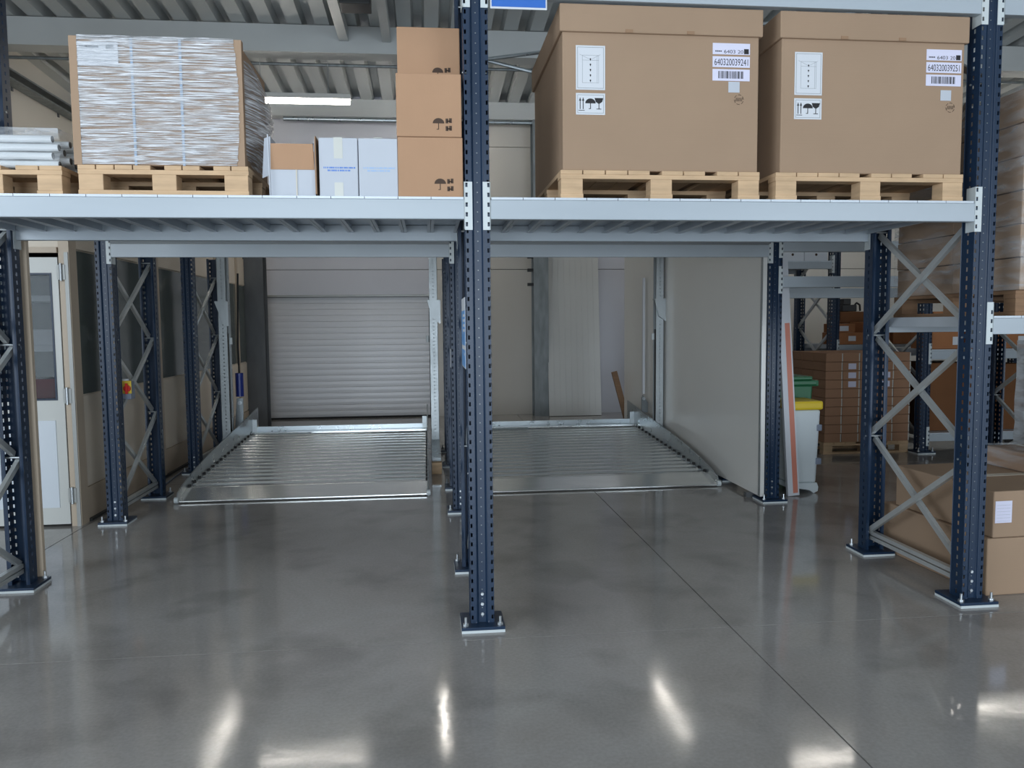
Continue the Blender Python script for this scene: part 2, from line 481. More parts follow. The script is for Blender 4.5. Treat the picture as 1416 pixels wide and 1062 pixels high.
# what shows through the door pane
sh = thing('shelving', 'white shelving seen through the office door pane', 'shelf', (-4.3, 4.4, 0))
for x in (-0.75, 0.75):
    for y in (-0.2, 0.2): MB().box(x - 0.03, x + 0.03, y - 0.03, y + 0.03, 0, 2.2).build('post', 'blue', sh)
for z in (0.3, 0.82, 1.40, 1.9): MB().box(-0.72, 0.72, -0.2, 0.2, z, z + 0.06).build('shelf_board', 'door_panel', sh)
solid('storage_box', MB().box(-4.4, -3.7, 4.25, 4.55, 1.46, 1.62), 'door_panel', 'white box on the upper office shelf behind the door pane', 'box', bevel=0.01)
solid('storage_box', MB().box(-4.5, -3.9, 4.25, 4.55, 0.88, 1.12), 'red', 'dark red box on the office shelf behind the door pane', 'box', bevel=0.01)

# ------------------------------------------------------------------ white partition beside the right lift
wp = struct('wall_side', MB().box(2.722, 2.748, 2.70, 7.60, 0.045, 2.62), 'seam', 'white smooth panel wall beside the right parking lift', 'wall')
for a, c in ((2.62, 5.55), (5.556, 7.60)):
    MB().box(2.715, 2.752, a, c, 0.045, 2.62).build('wall_panel', 'panel_white', wp)
MB().box(2.710, 2.7145, 2.62, 2.66, 0.045, 2.62).build('edge_profile', 'galv_dull', wp)
for y in (2.8, 4.0, 5.2, 6.6):
    MB().box(2.66, 2.79, y, y + 0.06, 0.0, 0.045).build('foot', 'steel_dark', wp)

# ------------------------------------------------------------------ pallet racking
UP_PATH = [(-.042, .05), (-.063, .05), (-.063, -.05), (-.026, -.05), (-.021, -.034), (.021, -.034), (.026, -.05), (.063, -.05), (.063, .05), (.042, .05)]
UP_HOLES = {1: (0.40, 0.56, 0.024), 2: (0.12, 0.40, 0.022), 6: (0.60, 0.88, 0.022), 7: (0.44, 0.60, 0.024)}
UPRIGHT = {}
def upright_mesh(h):
    if h not in UPRIGHT:
        UPRIGHT[h] = sheet_mesh('upright', 'blue', UP_PATH, 0.03, h, UP_HOLES)
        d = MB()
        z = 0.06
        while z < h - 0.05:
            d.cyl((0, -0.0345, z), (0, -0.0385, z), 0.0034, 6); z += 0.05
        UPRIGHT[h, 'd'] = d.mesh('hole_glints', 'steel_grey')  # grey discs stand in for glints on the edges of the punched holes
        UPRIGHT[h, 'p'] = MB().box(-.115, .115, -.115, .115, 0.014, 0.03).mesh('base_plate', 'blue')
        UPRIGHT[h, 's'] = MB().box(-.115, .115, -.118, .115, 0.0, 0.014).mesh('shim_plate', 'connector')
        a = MB()
        a.cyl((0, 0, .03), (0, 0, .042), .016, 6).cyl((0, 0, .042), (0, 0, .075), .007, 8)
        UPRIGHT[h, 'b'] = a.mesh('anchor_bolt', 'zinc')
        s_ = MB()
        for k in (0.075, 0.13, 0.185): s_.cyl((0, -.036, k), (0, -.045, k), .009, 6)
        UPRIGHT[h, 'k'] = s_.mesh('foot_screws', 'zinc')
    return UPRIGHT[h]
def frame(x, y0, y1, h, label, group='blue rack upright frames'):
    t = thing('upright_frame', label, 'rack frame', (x, y0, 0), 0, group)
    dep = y1 - y0
    for k, (y, rz) in enumerate(((0, 0), (dep, math.pi))):
        u = put('upright', upright_mesh(h), t, (0, y, 0)); u.rotation_euler = (0, 0, rz)
        put('hole_glints', UPRIGHT[h, 'd'], u)
        put('foot_screws', UPRIGHT[h, 'k'], u)
        p_ = put('base_plate', UPRIGHT[h, 'p'], t, (0, y, 0)); p_.rotation_euler = (0, 0, rz)
        put('shim_plate', UPRIGHT[h, 's'], p_)
        for sx, sy in ((-.092, -.085), (.092, -.085)):
            put('anchor_bolt', UPRIGHT[h, 'b'], p_, (sx, sy, 0))
    z = 0.13
    a, c = 0.0, dep
    for dz in (0.0, 0.035):
        MB().bar((0, a + .02, z - 0.02 + dz), (0, c - .02, z - 0.02 + dz), 0.034, 0.026).build('brace', 'brace_steel', t)
    while z + 0.3 < h:
        zt = min(z + 0.70, h - 0.08)
        MB().bar((0.016, a, z + 0.02), (0.016, c, zt - 0.02), 0.026, 0.034).build('brace', 'brace_steel', t)
        MB().bar((-0.016, a, zt - 0.02), (-0.016, c, z + 0.02), 0.026, 0.034).build('brace', 'brace_steel', t)
        for y in (a, c):
            MB().cyl((-.068, y + (.02 if y == a else -.02), zt - 0.0), (.068, y + (.02 if y == a else -.02), zt - 0.0), .006, 8).build('brace_bolt', 'zinc', t)
        z = zt
    return t

def beam(x0, x1, y, z0, z1, label, group, side=-1, m='beam', deep=0.05, lip=False):
    """side -1: beam hooked on the -Y face of the uprights, +1 on the +Y face; x0, x1: upright axes"""
    t = thing('rack_beam', label, 'beam', ((x0 + x1) / 2, y, z0), 0, group)
    hw = (x1 - x0) / 2; H = z1 - z0
    ya, yb = sorted((side * 0.056, side * (0.056 - deep)))
    if lip:
        yq = side * 0.056
        MB().prism([(yq, H + 0.002), (yq + side * 0.030, H + 0.045), (yq - side * 0.02, H + 0.045), (yq - side * 0.02, H + 0.002)], 'x', -hw + .0665, hw - .0665).build('top_flange', 'beam_gloss', t)
        yf = side * 0.056
        prof_ = [(yf, 0), (yf, H), (yf - side * deep, H), (yf - side * deep, 0)]
        MB().prism(prof_, 'x', -hw + .0665, hw - .0665).build('beam_tube', m, t)
    else:
        MB().box(-hw + .0665, hw - .0665, ya, yb, 0, H).build('beam_tube', m, t, bevel=0.004)
    for s in (-1, 1):
        xe = s * hw - s * .0665
        xo = s * hw - s * 0.027
        yf = side * 0.0555
        path = [(xe, side * (-0.02)), (xe, yf), (xo, yf)]
        holes = {1: (0.10, 0.40, 0.022)}
        me_ = sheet_mesh('connector', 'connector', path, -0.055, H + 0.09, holes, 0.004, 0.05, 0.018)
        put('connector', me_, t)
    return t

def deck(x0, x1, y0, y1, ztop, label, n=16):
    t = thing('shelf_deck', label, 'shelf deck', ((x0 + x1) / 2, y0, ztop - 0.012), 0, 'steel shelf decks')
    w = (x1 - x0) / n
    b_ = MB()
    b_.box(-w / 2 + .0015, w / 2 - .0015, 0, y1 - y0, 0.0, 0.012)
    b_.box(-w / 2 + .0015, -w / 2 + .0045, 0.06, y1 - y0 - 0.06, -0.05, 0.0)
    b_.box(w / 2 - .0045, w / 2 - .0015, 0.06, y1 - y0 - 0.06, -0.05, 0.0)
    b_.box(-w / 2 + .0045, -w / 2 + .02, 0.06, y1 - y0 - 0.06, -0.05, -0.047)
    b_.box(w / 2 - .02, w / 2 - .0045, 0.06, y1 - y0 - 0.06, -0.05, -0.047)
    me_ = b_.mesh('deck_panel', 'deck_sheet')
    for k in range(n): put('deck_panel', me_, t, (-(x1 - x0) / 2 + w * (k + .5), 0, 0))
    return t

XA, XB, XC, XD = -2.833, 0.0, 2.82, 5.64
frame(XA, 0, 1.0, 5.2, 'blue rack frame at the left edge of the picture, before the office door')
frame(XB, 0, 1.0, 5.2, 'nearest blue rack frame standing in the middle of the picture')
frame(XC, 0, 1.0, 5.2, 'blue rack frame with three crossed braces, beside the stacked floor cartons')
frame(XD, 0, 1.0, 5.2, 'blue rack frame past the right edge of the picture')
G1 = 'grey beams of the front rack'
beam(XA, XB, 0, 2.171, 2.271, 'grey front beam under the film-wrapped pallet and white boxes', G1)
beam(XB, XC, 0, 2.171, 2.271, 'grey front beam under the two big lidded cartons', G1)
beam(XA, XB, 1.0, 2.171, 2.271, 'grey rear beam of the front rack, left bay', G1, 1)
beam(XB, XC, 1.0, 2.171, 2.271, 'grey rear beam of the front rack, right bay', G1, 1)
beam(XA, XB, 0, 3.285, 3.395, 'grey upper beam above the brown carton tower, at the top edge', G1)
beam(XB, XC, 0, 3.285, 3.395, 'grey upper beam just above the two big lidded cartons', G1)
beam(XC, XD, 0, 3.285, 3.395, 'grey upper beam right of the right upright, at the top corner', G1)
beam(XC, XD, 0, 1.547, 1.637, 'grey beam at the right edge under a wrapped carton stack', G1)
beam(XC, XD, 1.0, 1.547, 1.637, 'grey rear beam seen through the crossed braces on the right', G1, 1)
deck(XA + .07, XB - .07, -0.052, 1.052, 2.284, 'steel panel deck carrying the film-wrapped pallet and white boxes')
deck(XB + .07, XC - .07, -0.052, 1.052, 2.284, 'steel panel deck carrying the two big lidded cartons')
deck(XC + .07, XD - .07, -0.052, 1.052, 1.650, 'steel panel deck carrying the wrapped carton stack at the right edge')
# horizontal bracing rods of the upper level
solid('bracing_rod', MB().cyl((0.07, 1.09, 3.34), (2.75, 1.09, 3.74), .012, 8), 'galv', 'thin steel rod rising rightwards behind the left big carton', 'rod', 'upper bracing rods')
solid('bracing_rod', MB().cyl((0.07, 1.12, 3.37), (2.75, 1.12, 2.78), .012, 8), 'galv', 'thin steel rod falling rightwards behind the left big carton', 'rod', 'upper bracing rods')

# second row behind, lower frames
Y2, Y2R, Y3, Y3R = 2.647, 3.63, 4.89, 5.95
X2L, X2D = -2.875, 5.76
frame(X2L, Y2, Y2R, 2.46, 'blue rack frame with a switch box, before the glazed office partition')
frame(XB - 0.005, Y2, Y2R, 2.46, 'blue rack frame right behind the middle upright')
frame(XC, Y2, Y2R, 2.46, 'blue rack frame at the front end of the white panel wall')
frame(X2D, Y2, Y2R, 2.46, 'blue rack frame behind the wrapped stack at the right')
frame(X2L, Y3, Y3R, 2.46, 'blue rack frame beside the left parking lift')
frame(XB - 0.005, Y3, Y3R, 2.46, 'blue rack frame between the two parking lifts')
G2 = 'grey beams of the second row'
beam(X2L, XB - .005, Y2, 2.2025, 2.3078, 'grey beam across the left lift opening', G2, lip=True)
beam(XB - .005, XC, Y2, 2.2025, 2.3078, 'grey beam across the right lift opening', G2, lip=True)
beam(XC, X2D, Y2, 1.935, 2.032, 'grey beam right of the white panel wall, above the bins', G2)
beam(XC, X2D, Y2R, 1.87, 1.97, 'grey rear beam above the bins', G2, 1)
beam(XC, X2D, Y2, 2.25, 2.345, 'cream lit upper beam right of the white panel wall', G2)

# ------------------------------------------------------------------ parking lifts
def lift(x, y, rz, label, wid=2.33, flip=1):
    t = thing('parking_platform', label, 'platform', (x, y, 0), rz, 'galvanised parking platforms')
    hw = wid / 2; Ln = 3.30
    zf = lambda yy_: 0.066 + (yy_ - 0.30) * 0.047     # deck level along the length
    # front ramp plate
    MB().hexa([(-hw + .012, 0.0, .012), (hw - .012, 0.0, .012), (hw - .012, .30, .040), (-hw + .012, .30, .040),
               (-hw + .012, 0.0, .022), (hw - .012, 0.0, .022), (hw - .012, .30, .086), (-hw + .012, .30, .086)]).build('ramp_plate', 'galv_deck', t)
    nr = 17; pitch_ = (Ln - 0.10 - 0.30) / nr
    pr = [(0.0, 0.0), (0.006, 0.014), (0.016, 0.022), (0.032, 0.026), (0.118, 0.026), (0.134, 0.021), (0.144, 0.010), (0.150, 0.002), (pitch_, 0.002), (pitch_, -0.012), (0.0, -0.012)]
    me_ = MB().prism(pr, 'x', -hw + .014, hw - .014).mesh('deck_profile', 'galv_deck')
    for p_ in me_.polygons: p_.use_smooth = len(p_.vertices) == 4
    me_.set_sharp_from_angle(angle=R(50))
    for k in range(nr):
        yy_ = 0.30 + k * pitch_
        put('deck_profile', me_, t, (0, yy_, zf(yy_) - 0.006))
    # dark profile ends along both flanges
    for s in (-1, 1):
        # tapering side flange
        x0, x1 = sorted((s * hw, s * (hw - 0.012)))
        MB().prism([(0.0, 0.002), (0.0, 0.05), (0.04, 0.095), (0.20, 0.14), (0.55, 0.205), (1.05, 0.275), (1.65, 0.335), (2.45, 0.41), (3.58, 0.522), (3.60, 0.515), (3.60, 0.12), (3.2, 0.09), (0.3, 0.002)], 'x', x0, x1).build('side_flange', 'galv', t)
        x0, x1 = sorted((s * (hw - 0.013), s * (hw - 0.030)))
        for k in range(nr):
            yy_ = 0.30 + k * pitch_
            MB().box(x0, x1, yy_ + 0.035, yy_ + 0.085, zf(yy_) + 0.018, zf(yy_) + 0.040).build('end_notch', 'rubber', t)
        MB().cyl((s * (hw - 0.02), 0.01, 0.03), (s * (hw + 0.015), 0.01, 0.03), 0.028, 14).build('end_roller', 'connector', t)
        # stiffener angle at the rear corner
        x0, x1 = sorted((s * (hw - 0.013), s * (hw - 0.075)))
        MB().box(x0, x1, 3.20, 3.24, 0.15, 0.40).build('corner_angle', 'galv_dull', t)
    MB().prism([(3.22, 0.15), (3.22, 0.30), (3.245, 0.30), (3.245, 0.18), (3.30, 0.175), (3.30, 0.15)], 'x', -hw + .014, hw - .014).build('rear_wall', 'galv', t)
    MB().box(-hw + .02, hw - .02, 3.06, 3.17, 0.222, 0.240).build('wheel_stop', 'galv_deck', t)
    MB().cyl((-hw + 0.10, 2.96, 0.235), (-0.35, 2.96, 0.235), 0.010, 8).build('stop_rod', 'galv', t)
    return t
lift(-1.445, 3.315, 0.0, 'galvanised ribbed parking platform in the left bay, before the roller door')
lift(1.415, 3.31, 0.0, 'galvanised ribbed parking platform in the right bay, beside the white panel wall', wid=2.36)

def post(x, y, s, label, h=3.4):
    """lifting column: C-shaped galvanised mast with a bracket box, guide and hose; s: +1 when the platform lies on the +X side"""
    t = thing('lift_post', label, 'lift post', (x, y, 0), 0, 'galvanised lift posts')
    path = [(s * .046, -.06), (s * -.046, -.06), (s * -.046, .07), (s * .046, .07)]
    me_ = sheet_mesh('mast', 'galv_dull', path, 0.012, 2.75, {0: (0.42, 0.58, 0.012)}, 0.005, 0.045, 0.016)
    put('mast', me_, t)
    MB().box(-.02, .04, .09, .16, 0.012, 2.75).build('guide_rail', 'galv', t)
    MB().box(s * .03 - .012, s * .03 + .012, -.02, .03, .3, 1.55).build('chain', 'black', t)
    b_ = MB().prism([(-.085, 1.93), (.075, 1.93), (.075, 1.64), (.02, 1.64)] if s > 0 else [(-.075, 1.93), (.085, 1.93), (.085, 1.64), (-.02, 1.72)], 'y', -.085, -.062)
    b_.box(-.08 if s > 0 else -.07, .07 if s > 0 else .08, -.0845, .02, 1.915, 1.935)
    b_.build('bracket', 'galv_dull', t)
    MB().box(-.05, .05, -.1, .17, 0, .012).build('foot_plate', 'galv_dull', t)
    MB().cyl((s * .075, -.02, 1.42), (s * .075, -.02, 1.5), .02, 10).build('sensor', 'connector', t)
    return t
pl = post(-2.70, 5.66, 1, 'galvanised lift post at the left of the left platform, with a blue cylinder')
MB().cyl((.03, .55, .74), (.03, .55, 1.04), .05, 14).build('hydraulic_cylinder', 'hose_blue', pl)
MB().tube([(.03, .55, 1.04), (.03, .53, 1.4), (.05, .5, 1.8), (.07, .48, 2.3)], .012).build('hose', 'rubber', pl)
MB().prism([(-.05, .16), (.07, .16), (.075, .72), (.0, .72)], 'y', .50, .53).build('lever_plate', 'galv', pl)
MB().cyl((.035, .48, .66), (.035, .55, .66), .025, 12).build('pivot_pin', 'zinc', pl)
pr_ = post(2.60, 5.60, -1, 'galvanised lift post at the right of the right platform, before the white panel wall')
pr_.location.x = 2.648
MB().box(.01, .04, .75, .80, .66, 2.24).build('strip_profile', 'paper', pr_)
MB().prism([(-.045, .42), (.045, .42), (.04, .56), (-.03, .66), (-.045, .62)], 'y', .60, .63).build('lever_plate', 'steel_grey', pr_)
MB().cyl((-.02, .58, .61), (-.02, .64, .61), .02, 12).build('pivot_pin', 'zinc', pr_)
pc = post(-0.19, 5.60, -1, 'galvanised lift post between the two platforms, by the middle uprights')
MB().bar((0, -0.06, .20), (0, -1.1, .145), .10, .04).build('base_rail', 'galv', pc)
solid('wood_block', MB().box(-0.245, -0.135, 4.40, 4.56, 0.0, 0.125), 'wood', 'small upright wooden block on the floor under the middle lift rail', 'wood block', bevel=0.004)

# panel and stick leaning on the back wall
lp = thing('sandwich_sheet', 'tall grey ribbed panel leaning on the back wall', 'panel', (2.32, 9.52, 0))
lp.rotation_euler = (R(-6), 0, 0)
for k in range(9):
    MB().box(-.47 + k * .104, -.47 + k * .104 + .1025, -.02, .02, 0.006, 3.05).build('panel_rib', 'panel_back', lp)
MB().box(-.47, .466, .02, .05, 0.006, 3.05).build('backing', 'steel_dark', lp)
solid('timber_stick', MB().bar((2.575, 7.68, 0.89), (2.80, 7.66, 0.03), .085, .05, up=(0, 1, 0)), 'wood_dark', 'brown timber batten leaning behind the white panel wall', 'timber')

# ------------------------------------------------------------------ pallets and loads on the front deck
def pallet(name, x0, x1, y0, y1, z, label, skid_x, m='wood', nb=8):
    t = thing(name, label, 'pallet', ((x0 + x1) / 2, y0, z), 0, 'wooden pallets')
    w, d_ = x1 - x0, y1 - y0
    wide = set((nb // 2, nb - 2)) if nb > 6 else set((1, nb - 2))
    bw = (w - .066 * len(wide) - .005 * (nb - 1 - len(wide))) / nb
    xx = -w / 2 - .005
    for k in range(nb):
        xx += (.066 if k in wide else .005) if k else .005
        MB().box(xx, xx + bw, 0, d_, .122, .144).build('deck_board', m, t, bevel=.003)
        xx += bw
    for yy_ in (0, d_ / 2 - .05, d_ - .1):
        MB().box(-w / 2, w / 2, yy_ + .003, yy_ + .097, .100, .122).build('stringer', m, t)
        for xx in (-w / 2, -.06, w / 2 - .12):
            MB().box(xx + .002, xx + .118, yy_ + .002, yy_ + .098, .022, .100).build('block', m, t, bevel=.003)
        if skid_x: MB().box(-w / 2, w / 2, yy_, yy_ + .1, 0, .022).build('skid', m, t)
    if not skid_x:
        for xx in (-w / 2, -.06, w / 2 - .12): MB().box(xx, xx + .12, 0, d_, 0, .022).build('skid', m, t)
    return t

DZ = 2.285
def umbrella(b_, x, z, h, y):
    n_ = 10; r = h * .48
    pts = [(x + r * math.cos(math.pi * k / n_), z + h * .52 + r * .9 * math.sin(math.pi * k / n_)) for k in range(n_ + 1)]
    b_.prism(pts, 'y', y - .0006, y)
    b_.box(x - h * .035, x + h * .035, y - .0006, y, z + .08 * h, z + h * .54)
    b_.box(x - h * .16, x + h * .035, y - .0006, y, z + .02 * h, z + .08 * h)
def arrow_up(b_, x, z, h, y):
    b_.box(x - h * .035, x + h * .035, y - .0006, y, z, z + h)
    b_.prism([(x - h * .11, z + h * .74), (x + h * .11, z + h * .74), (x, z + h)], 'y', y - .0008, y)
def glass(b_, x, z, h, y):
    b_.prism([(x - h * .4, z + h), (x + h * .4, z + h), (x + h * .3, z + h * .66), (x + h * .05, z + h * .5), (x - h * .05, z + h * .5), (x - h * .3, z + h * .66)], 'y', y - .0006, y)
    b_.box(x - h * .035, x + h * .035, y - .0006, y, z + .06 * h, z + .5 * h)
    b_.box(x - h * .22, x + h * .22, y - .0006, y, z, z + .06 * h)

def big_carton(x0, x1, y0, y1, z0, num, label, lab, small_gap):
    t = thing('lidded_carton', label, 'carton', ((x0 + x1) / 2, y0, z0), 0, 'big lidded cartons')
    w, d_ = x1 - x0, y1 - y0
    H = 0.84
    MB().box(-w / 2, w / 2, 0, d_, 0, H).build('body', 'carton', t, bevel=.006)
    lid = MB().box(-w / 2 - .016, w / 2 + .016, -.016, d_ + .016, H - .135, H + .005).build('lid', 'carton', t, bevel=.006)
    for xx in (-.20, .13):
        MB().box(xx, xx + .04, -.019, -.0165, H - .134, H - .118).build('lid_tab', 'carton_dark', lid)
    Y = -.001
    # leaflets on the left
    for (a, c, e, f), kind in (((lab[0], lab[0] + .155, lab[1] - .225, lab[1]), 'sheet'), ((lab[0], lab[0] + .155, lab[1] - .352, lab[1] - .242), 'icons')):
        L_ = MB().box(a, c, Y - .001, Y, e, f).build('label', 'paper', t)
        b_ = MB()
        for q in ((a + .008, a + .010, e + .008, f - .008), (c - .010, c - .008, e + .008, f - .008), (a + .008, c - .008, e + .008, e + .010), (a + .008, c - .008, f - .010, f - .008)):
            b_.box(q[0], q[1], Y - .0016, Y - .001, q[2], q[3])
        b_.build('border_print', 'ink_grey', L_)
        b_ = MB()
        if kind == 'icons':
            zz = e + .028; hh = .058
            arrow_up(b_, a + .022, zz, hh, Y - .001); arrow_up(b_, a + .038, zz, hh, Y - .001)
            b_.box(a + .014, a + .046, Y - .0016, Y - .001, zz - .008, zz - .005)
            umbrella(b_, a + .077, zz, hh, Y - .001); glass(b_, a + .122, zz, hh, Y - .001)
            b_.build('icon_print', 'ink', L_)
        else:
            for k in range(5):
                zz = e + .048 + k * .027
                b_.cyl((a + .077, Y - .001, zz), (a + .077, Y - .0016, zz), .0042, 8); b_.box(a + .0755, a + .0785, Y - .0016, Y - .001, zz - .008, zz + .004)
            b_.build('icon_print', 'ink', L_)
            b_ = MB()
            for xx in (a + .034, a + .112, a + .120): b_.box(xx, xx + .0012, Y - .0016, Y - .001, e + .035, f - .05)
            for zz in (e + .035, f - .05, f - .075): b_.box(a + .034, a + .121, Y - .0016, Y - .001, zz, zz + .0012)
            b_.bar((a + .02, Y - .0013, f - .045), (a + .07, Y - .0013, f - .068), .0006, .0012)
            b_.bar((a + .13, Y - .0013, f - .045), (a + .085, Y - .0013, f - .068), .0006, .0012)
            b_.build('drawing_print', 'ink_grey', L_)
    # number labels on the right
    a, zt = lab[2], lab[3]
    strips = ((zt - .058, zt), (zt - .124, zt - .068), (zt - .194, zt - .134))
    for k, (e, f) in enumerate(strips):
        L_ = MB().box(a, a + .205, Y - .001, Y, e, f).build('label', 'paper_lilac', t)
        L_.rotation_euler = (0, 0, 0)
        if k == 0:
            put('number_print', text_mesh('number_print', '6403', .018, 'ink', .062), L_, (a + .062, Y - .0014, e + .006))
            put('number_print', text_mesh('number_print', '20', .018, 'ink', .030), L_, (a + .138, Y - .0014, e + .006))
            b_ = MB()
            for q in range(6): b_.box(a + .014 + q * .0062, a + .0182 + q * .0062, Y - .0016, Y - .001, e + .013, e + .020)
            b_.build('word_print', 'ink', L_)
            MB().box(a + .172, a + .198, Y - .0016, Y - .001, e + .004, e + .030).build('dark_square_print', 'ink', L_)
        elif k == 1:
            put('number_print', text_mesh('number_print', num, .034, 'ink_blue' if False else 'ink', .185), L_, (a + .010, Y - .0014, e + .010))
        else:
            b_ = MB(); rs = random.Random(5)
            xx = a + .032
            while xx < a + .172:
                wv = rs.choice((.0022, .0022, .0045, .0066)); b_.box(xx, xx + wv, Y - .0016, Y - .001, e + .012, e + .050); xx += wv + rs.choice((.0022, .004))
            b_.build('barcode_print', 'ink', L_)
    e = strips[2][0] - small_gap
    MB().box(a + .088, a + .150, Y - .001, Y, e - .056, e).build('sticker', 'white_box', t)
    b_ = MB(); cx, cz = a + .147, e - .092
    for k in range(18):
        if k % 3 == 2: continue
        t0, t1 = 2 * math.pi * k / 18, 2 * math.pi * (k + 1) / 18
        r0, r1 = .024, .0265
        b_.prism([(cx + r0 * math.cos(t0), cz + r0 * math.sin(t0)), (cx + r1 * math.cos(t0), cz + r1 * math.sin(t0)), (cx + r1 * math.cos(t1), cz + r1 * math.sin(t1)), (cx + r0 * math.cos(t1), cz + r0 * math.sin(t1))], 'y', Y - .0006, Y)
    for q in range(5): b_.bar((cx - .018 + q * .008, Y - .0003, cz - .009), (cx - .013 + q * .008, Y - .0003, cz + .009), .0006, .003)
    b_.build('stamp_print', 'ink_brown', t)
    return t

PZ = DZ + .145
pallet('pallet', 0.436, 1.516, -0.045, 1.02, DZ, 'wooden pallet under the left big lidded carton', False)
pallet('pallet', 1.606, 2.685, -0.045, 1.02, DZ, 'wooden pallet under the right big lidded carton', False)
big_carton(0.452, 1.513, -0.02, 1.04, PZ, '640320039241', 'big brown lidded carton marked 640320039241, beside the middle upright', (-.46, .640, .275, .672), .004)
big_carton(1.640, 2.686, -0.02, 1.04, PZ, '640320039251', 'big brown lidded carton marked 640320039251, beside the right upright', (-.45, .638, .300, .672), .022)

# film-wrapped load on the left
pallet('pallet', -1.962, -1.148, -0.035, 0.74, DZ, 'wooden pallet under the silvery film-wrapped carton', True)
wx = thing('wrapped_carton', 'tall brown carton bandaged in silvery stretch film on a pallet', 'carton', (-1.565, -0.03, PZ))
MB().box(-.395, .385, .012, .66, 0, .61).build('carton_body', 'carton', wx, bevel=.008)
for s in (-1, 1):
    x0, x1 = ((-.412, -.375) if s < 0 else (.365, .402))
    MB().box(x0, x1, .0, .040, 0, .615).build('corner_guard', 'carton', wx)
for xx in (-.13, .10):
    MB().box(xx, xx + .012, .006, .011, 0, .612).build('strap', 'strap_pale', wx)
L_ = MB().box(-.375, -.185, .003, .010, .475, .59).build('label', 'paper', wx)
b_ = MB()
for q in range(5): b_.box(-.365 + q * .008, -.359 + q * .008, .0022, .003, .563, .570)
b_.box(-.335, -.275, .0022, .003, .560, .572).box(-.24, -.205, .0022, .003, .552, .576)
b_.build('label_print', 'ink_grey', L_)
def wrap_mesh(x0, x1, y0, y1, z0, z1, nx, nz, amp, bulge=0.0, seed=1):
    rs = random.Random(seed); bm = bmesh.new()
    per = [(x0, y0), (x1, y0), (x1, y1), (x0, y1)]
    ring = []
    for k in range(4):
        a, c = per[k], per[(k + 1) % 4]
        for i in range(nx): ring.append((a[0] + (c[0] - a[0]) * i / nx, a[1] + (c[1] - a[1]) * i / nx, k, i / nx))
    rows = []
    cx, cy = (x0 + x1) / 2, (y0 + y1) / 2
    for j in range(nz + 1):
        z = z0 + (z1 - z0) * j / nz; row = []
        for (x, y, k, u) in ring:
            n_ = [(0, -1), (1, 0), (0, 1), (-1, 0)][k]
            q = abs(rs.gauss(0, amp)) + (bulge * math.sin(math.pi * j / nz) * math.sin(math.pi * max(u, .05)) if k in (1, 2) else 0)
            row.append(bm.verts.new((x + n_[0] * q, y + n_[1] * q, z)))
        rows.append(row)
    N = len(ring)
    for j in range(nz):
        for i in range(N): bm.faces.new((rows[j][i], rows[j][(i + 1) % N], rows[j + 1][(i + 1) % N], rows[j + 1][i]))
    bm.faces.new(rows[-1])
    me_ = bpy.data.meshes.new('stretch_film'); bm.to_mesh(me_); bm.free()
    return me_
me = wrap_mesh(-.372, .362, -.004, .690, .002, .618, 9, 46, .0035, .11, 3); me.materials.append(M['film'])
put('stretch_film', me, wx)

# left-edge load: wrapped metal profiles on a pallet
pallet('pallet', -2.72, -2.05, 0.0, 0.80, DZ, 'wooden pallet under the film-wrapped metal tubes at the left edge', False, nb=5)
wt = thing('wrapped_tubes', 'bundle of pale metal tubes in clear film at the left edge', 'tube bundle', (-2.40, 0.02, PZ))
for r_ in range(4):
    for c_ in range(5):
        MB().cyl((-.30, .08 + c_ * .13, .022 + r_ * .042), (.30 - .03 * ((r_ + c_) % 2), .08 + c_ * .13, .022 + r_ * .042), .0185, 12).build('metal_tube', 'film_core', wt)
        MB().cyl((.30 - .03 * ((r_ + c_) % 2), .08 + c_ * .13, .022 + r_ * .042), (.302 - .03 * ((r_ + c_) % 2), .08 + c_ * .13, .022 + r_ * .042), .0165, 10).build('tube_end', 'black', wt)
me = wrap_mesh(-.32, .33, .0, .68, .002, .185, 7, 14, .006, .03, 5); me.materials.append(M['film_soft'])
put('stretch_film', me, wt)

# open white box, two white boxes, three brown cartons
wbx = thing('open_box', 'open white box with a folded brown flap, beside the wrapped pallet', 'box', (-0.93, -0.02, DZ))
MB().box(-.115, .108, .008, .012, 0, .165).build('front_wall', 'white_box', wbx)
MB().box(-.115, -.111, .012, .36, 0, .30).build('side_wall', 'white_box', wbx)
MB().box(.104, .108, .012, .36, 0, .30).build('side_wall', 'white_box', wbx)
MB().box(-.111, .104, .356, .36, 0, .30).build('back_wall', 'carton_orange', wbx)
MB().box(-.111, .104, .012, .356, 0, .004).build('bottom', 'carton_orange', wbx)
MB().hexa([(-.112, .004, .135), (.105, .004, .135), (.105, .007, .135), (-.112, .007, .135), (-.108, -.003, .262), (.10, -.003, .262), (.10, .010, .262), (-.108, .010, .262)]).build('flap', 'carton_orange', wbx)
MB().hexa([(-.118, -.01, .0), (-.113, -.01, .0), (-.113, -.005, .0), (-.118, -.005, .0), (-.122, -.012, .305), (-.117, -.012, .305), (-.117, .0, .305), (-.122, .0, .305)]).build('side_flap', 'white_box', wbx)
MB().prism([(-.118, .12), (-.165, .10), (-.150, .30), (-.124, .31)], 'y', .06, .064).build('bent_flap', 'white_box', wbx)
MB().hexa([(.110, -.015, .01), (.118, -.02, .01), (.118, .2, .01), (.112, .2, .01), (.110, -.015, .29), (.116, -.02, .30), (.116, .2, .30), (.112, .2, .29)]).build('side_flap', 'carton_dark', wbx)
MB().box(.012, .018, .004, .008, .0, .135).build('tape', 'tape', wbx)
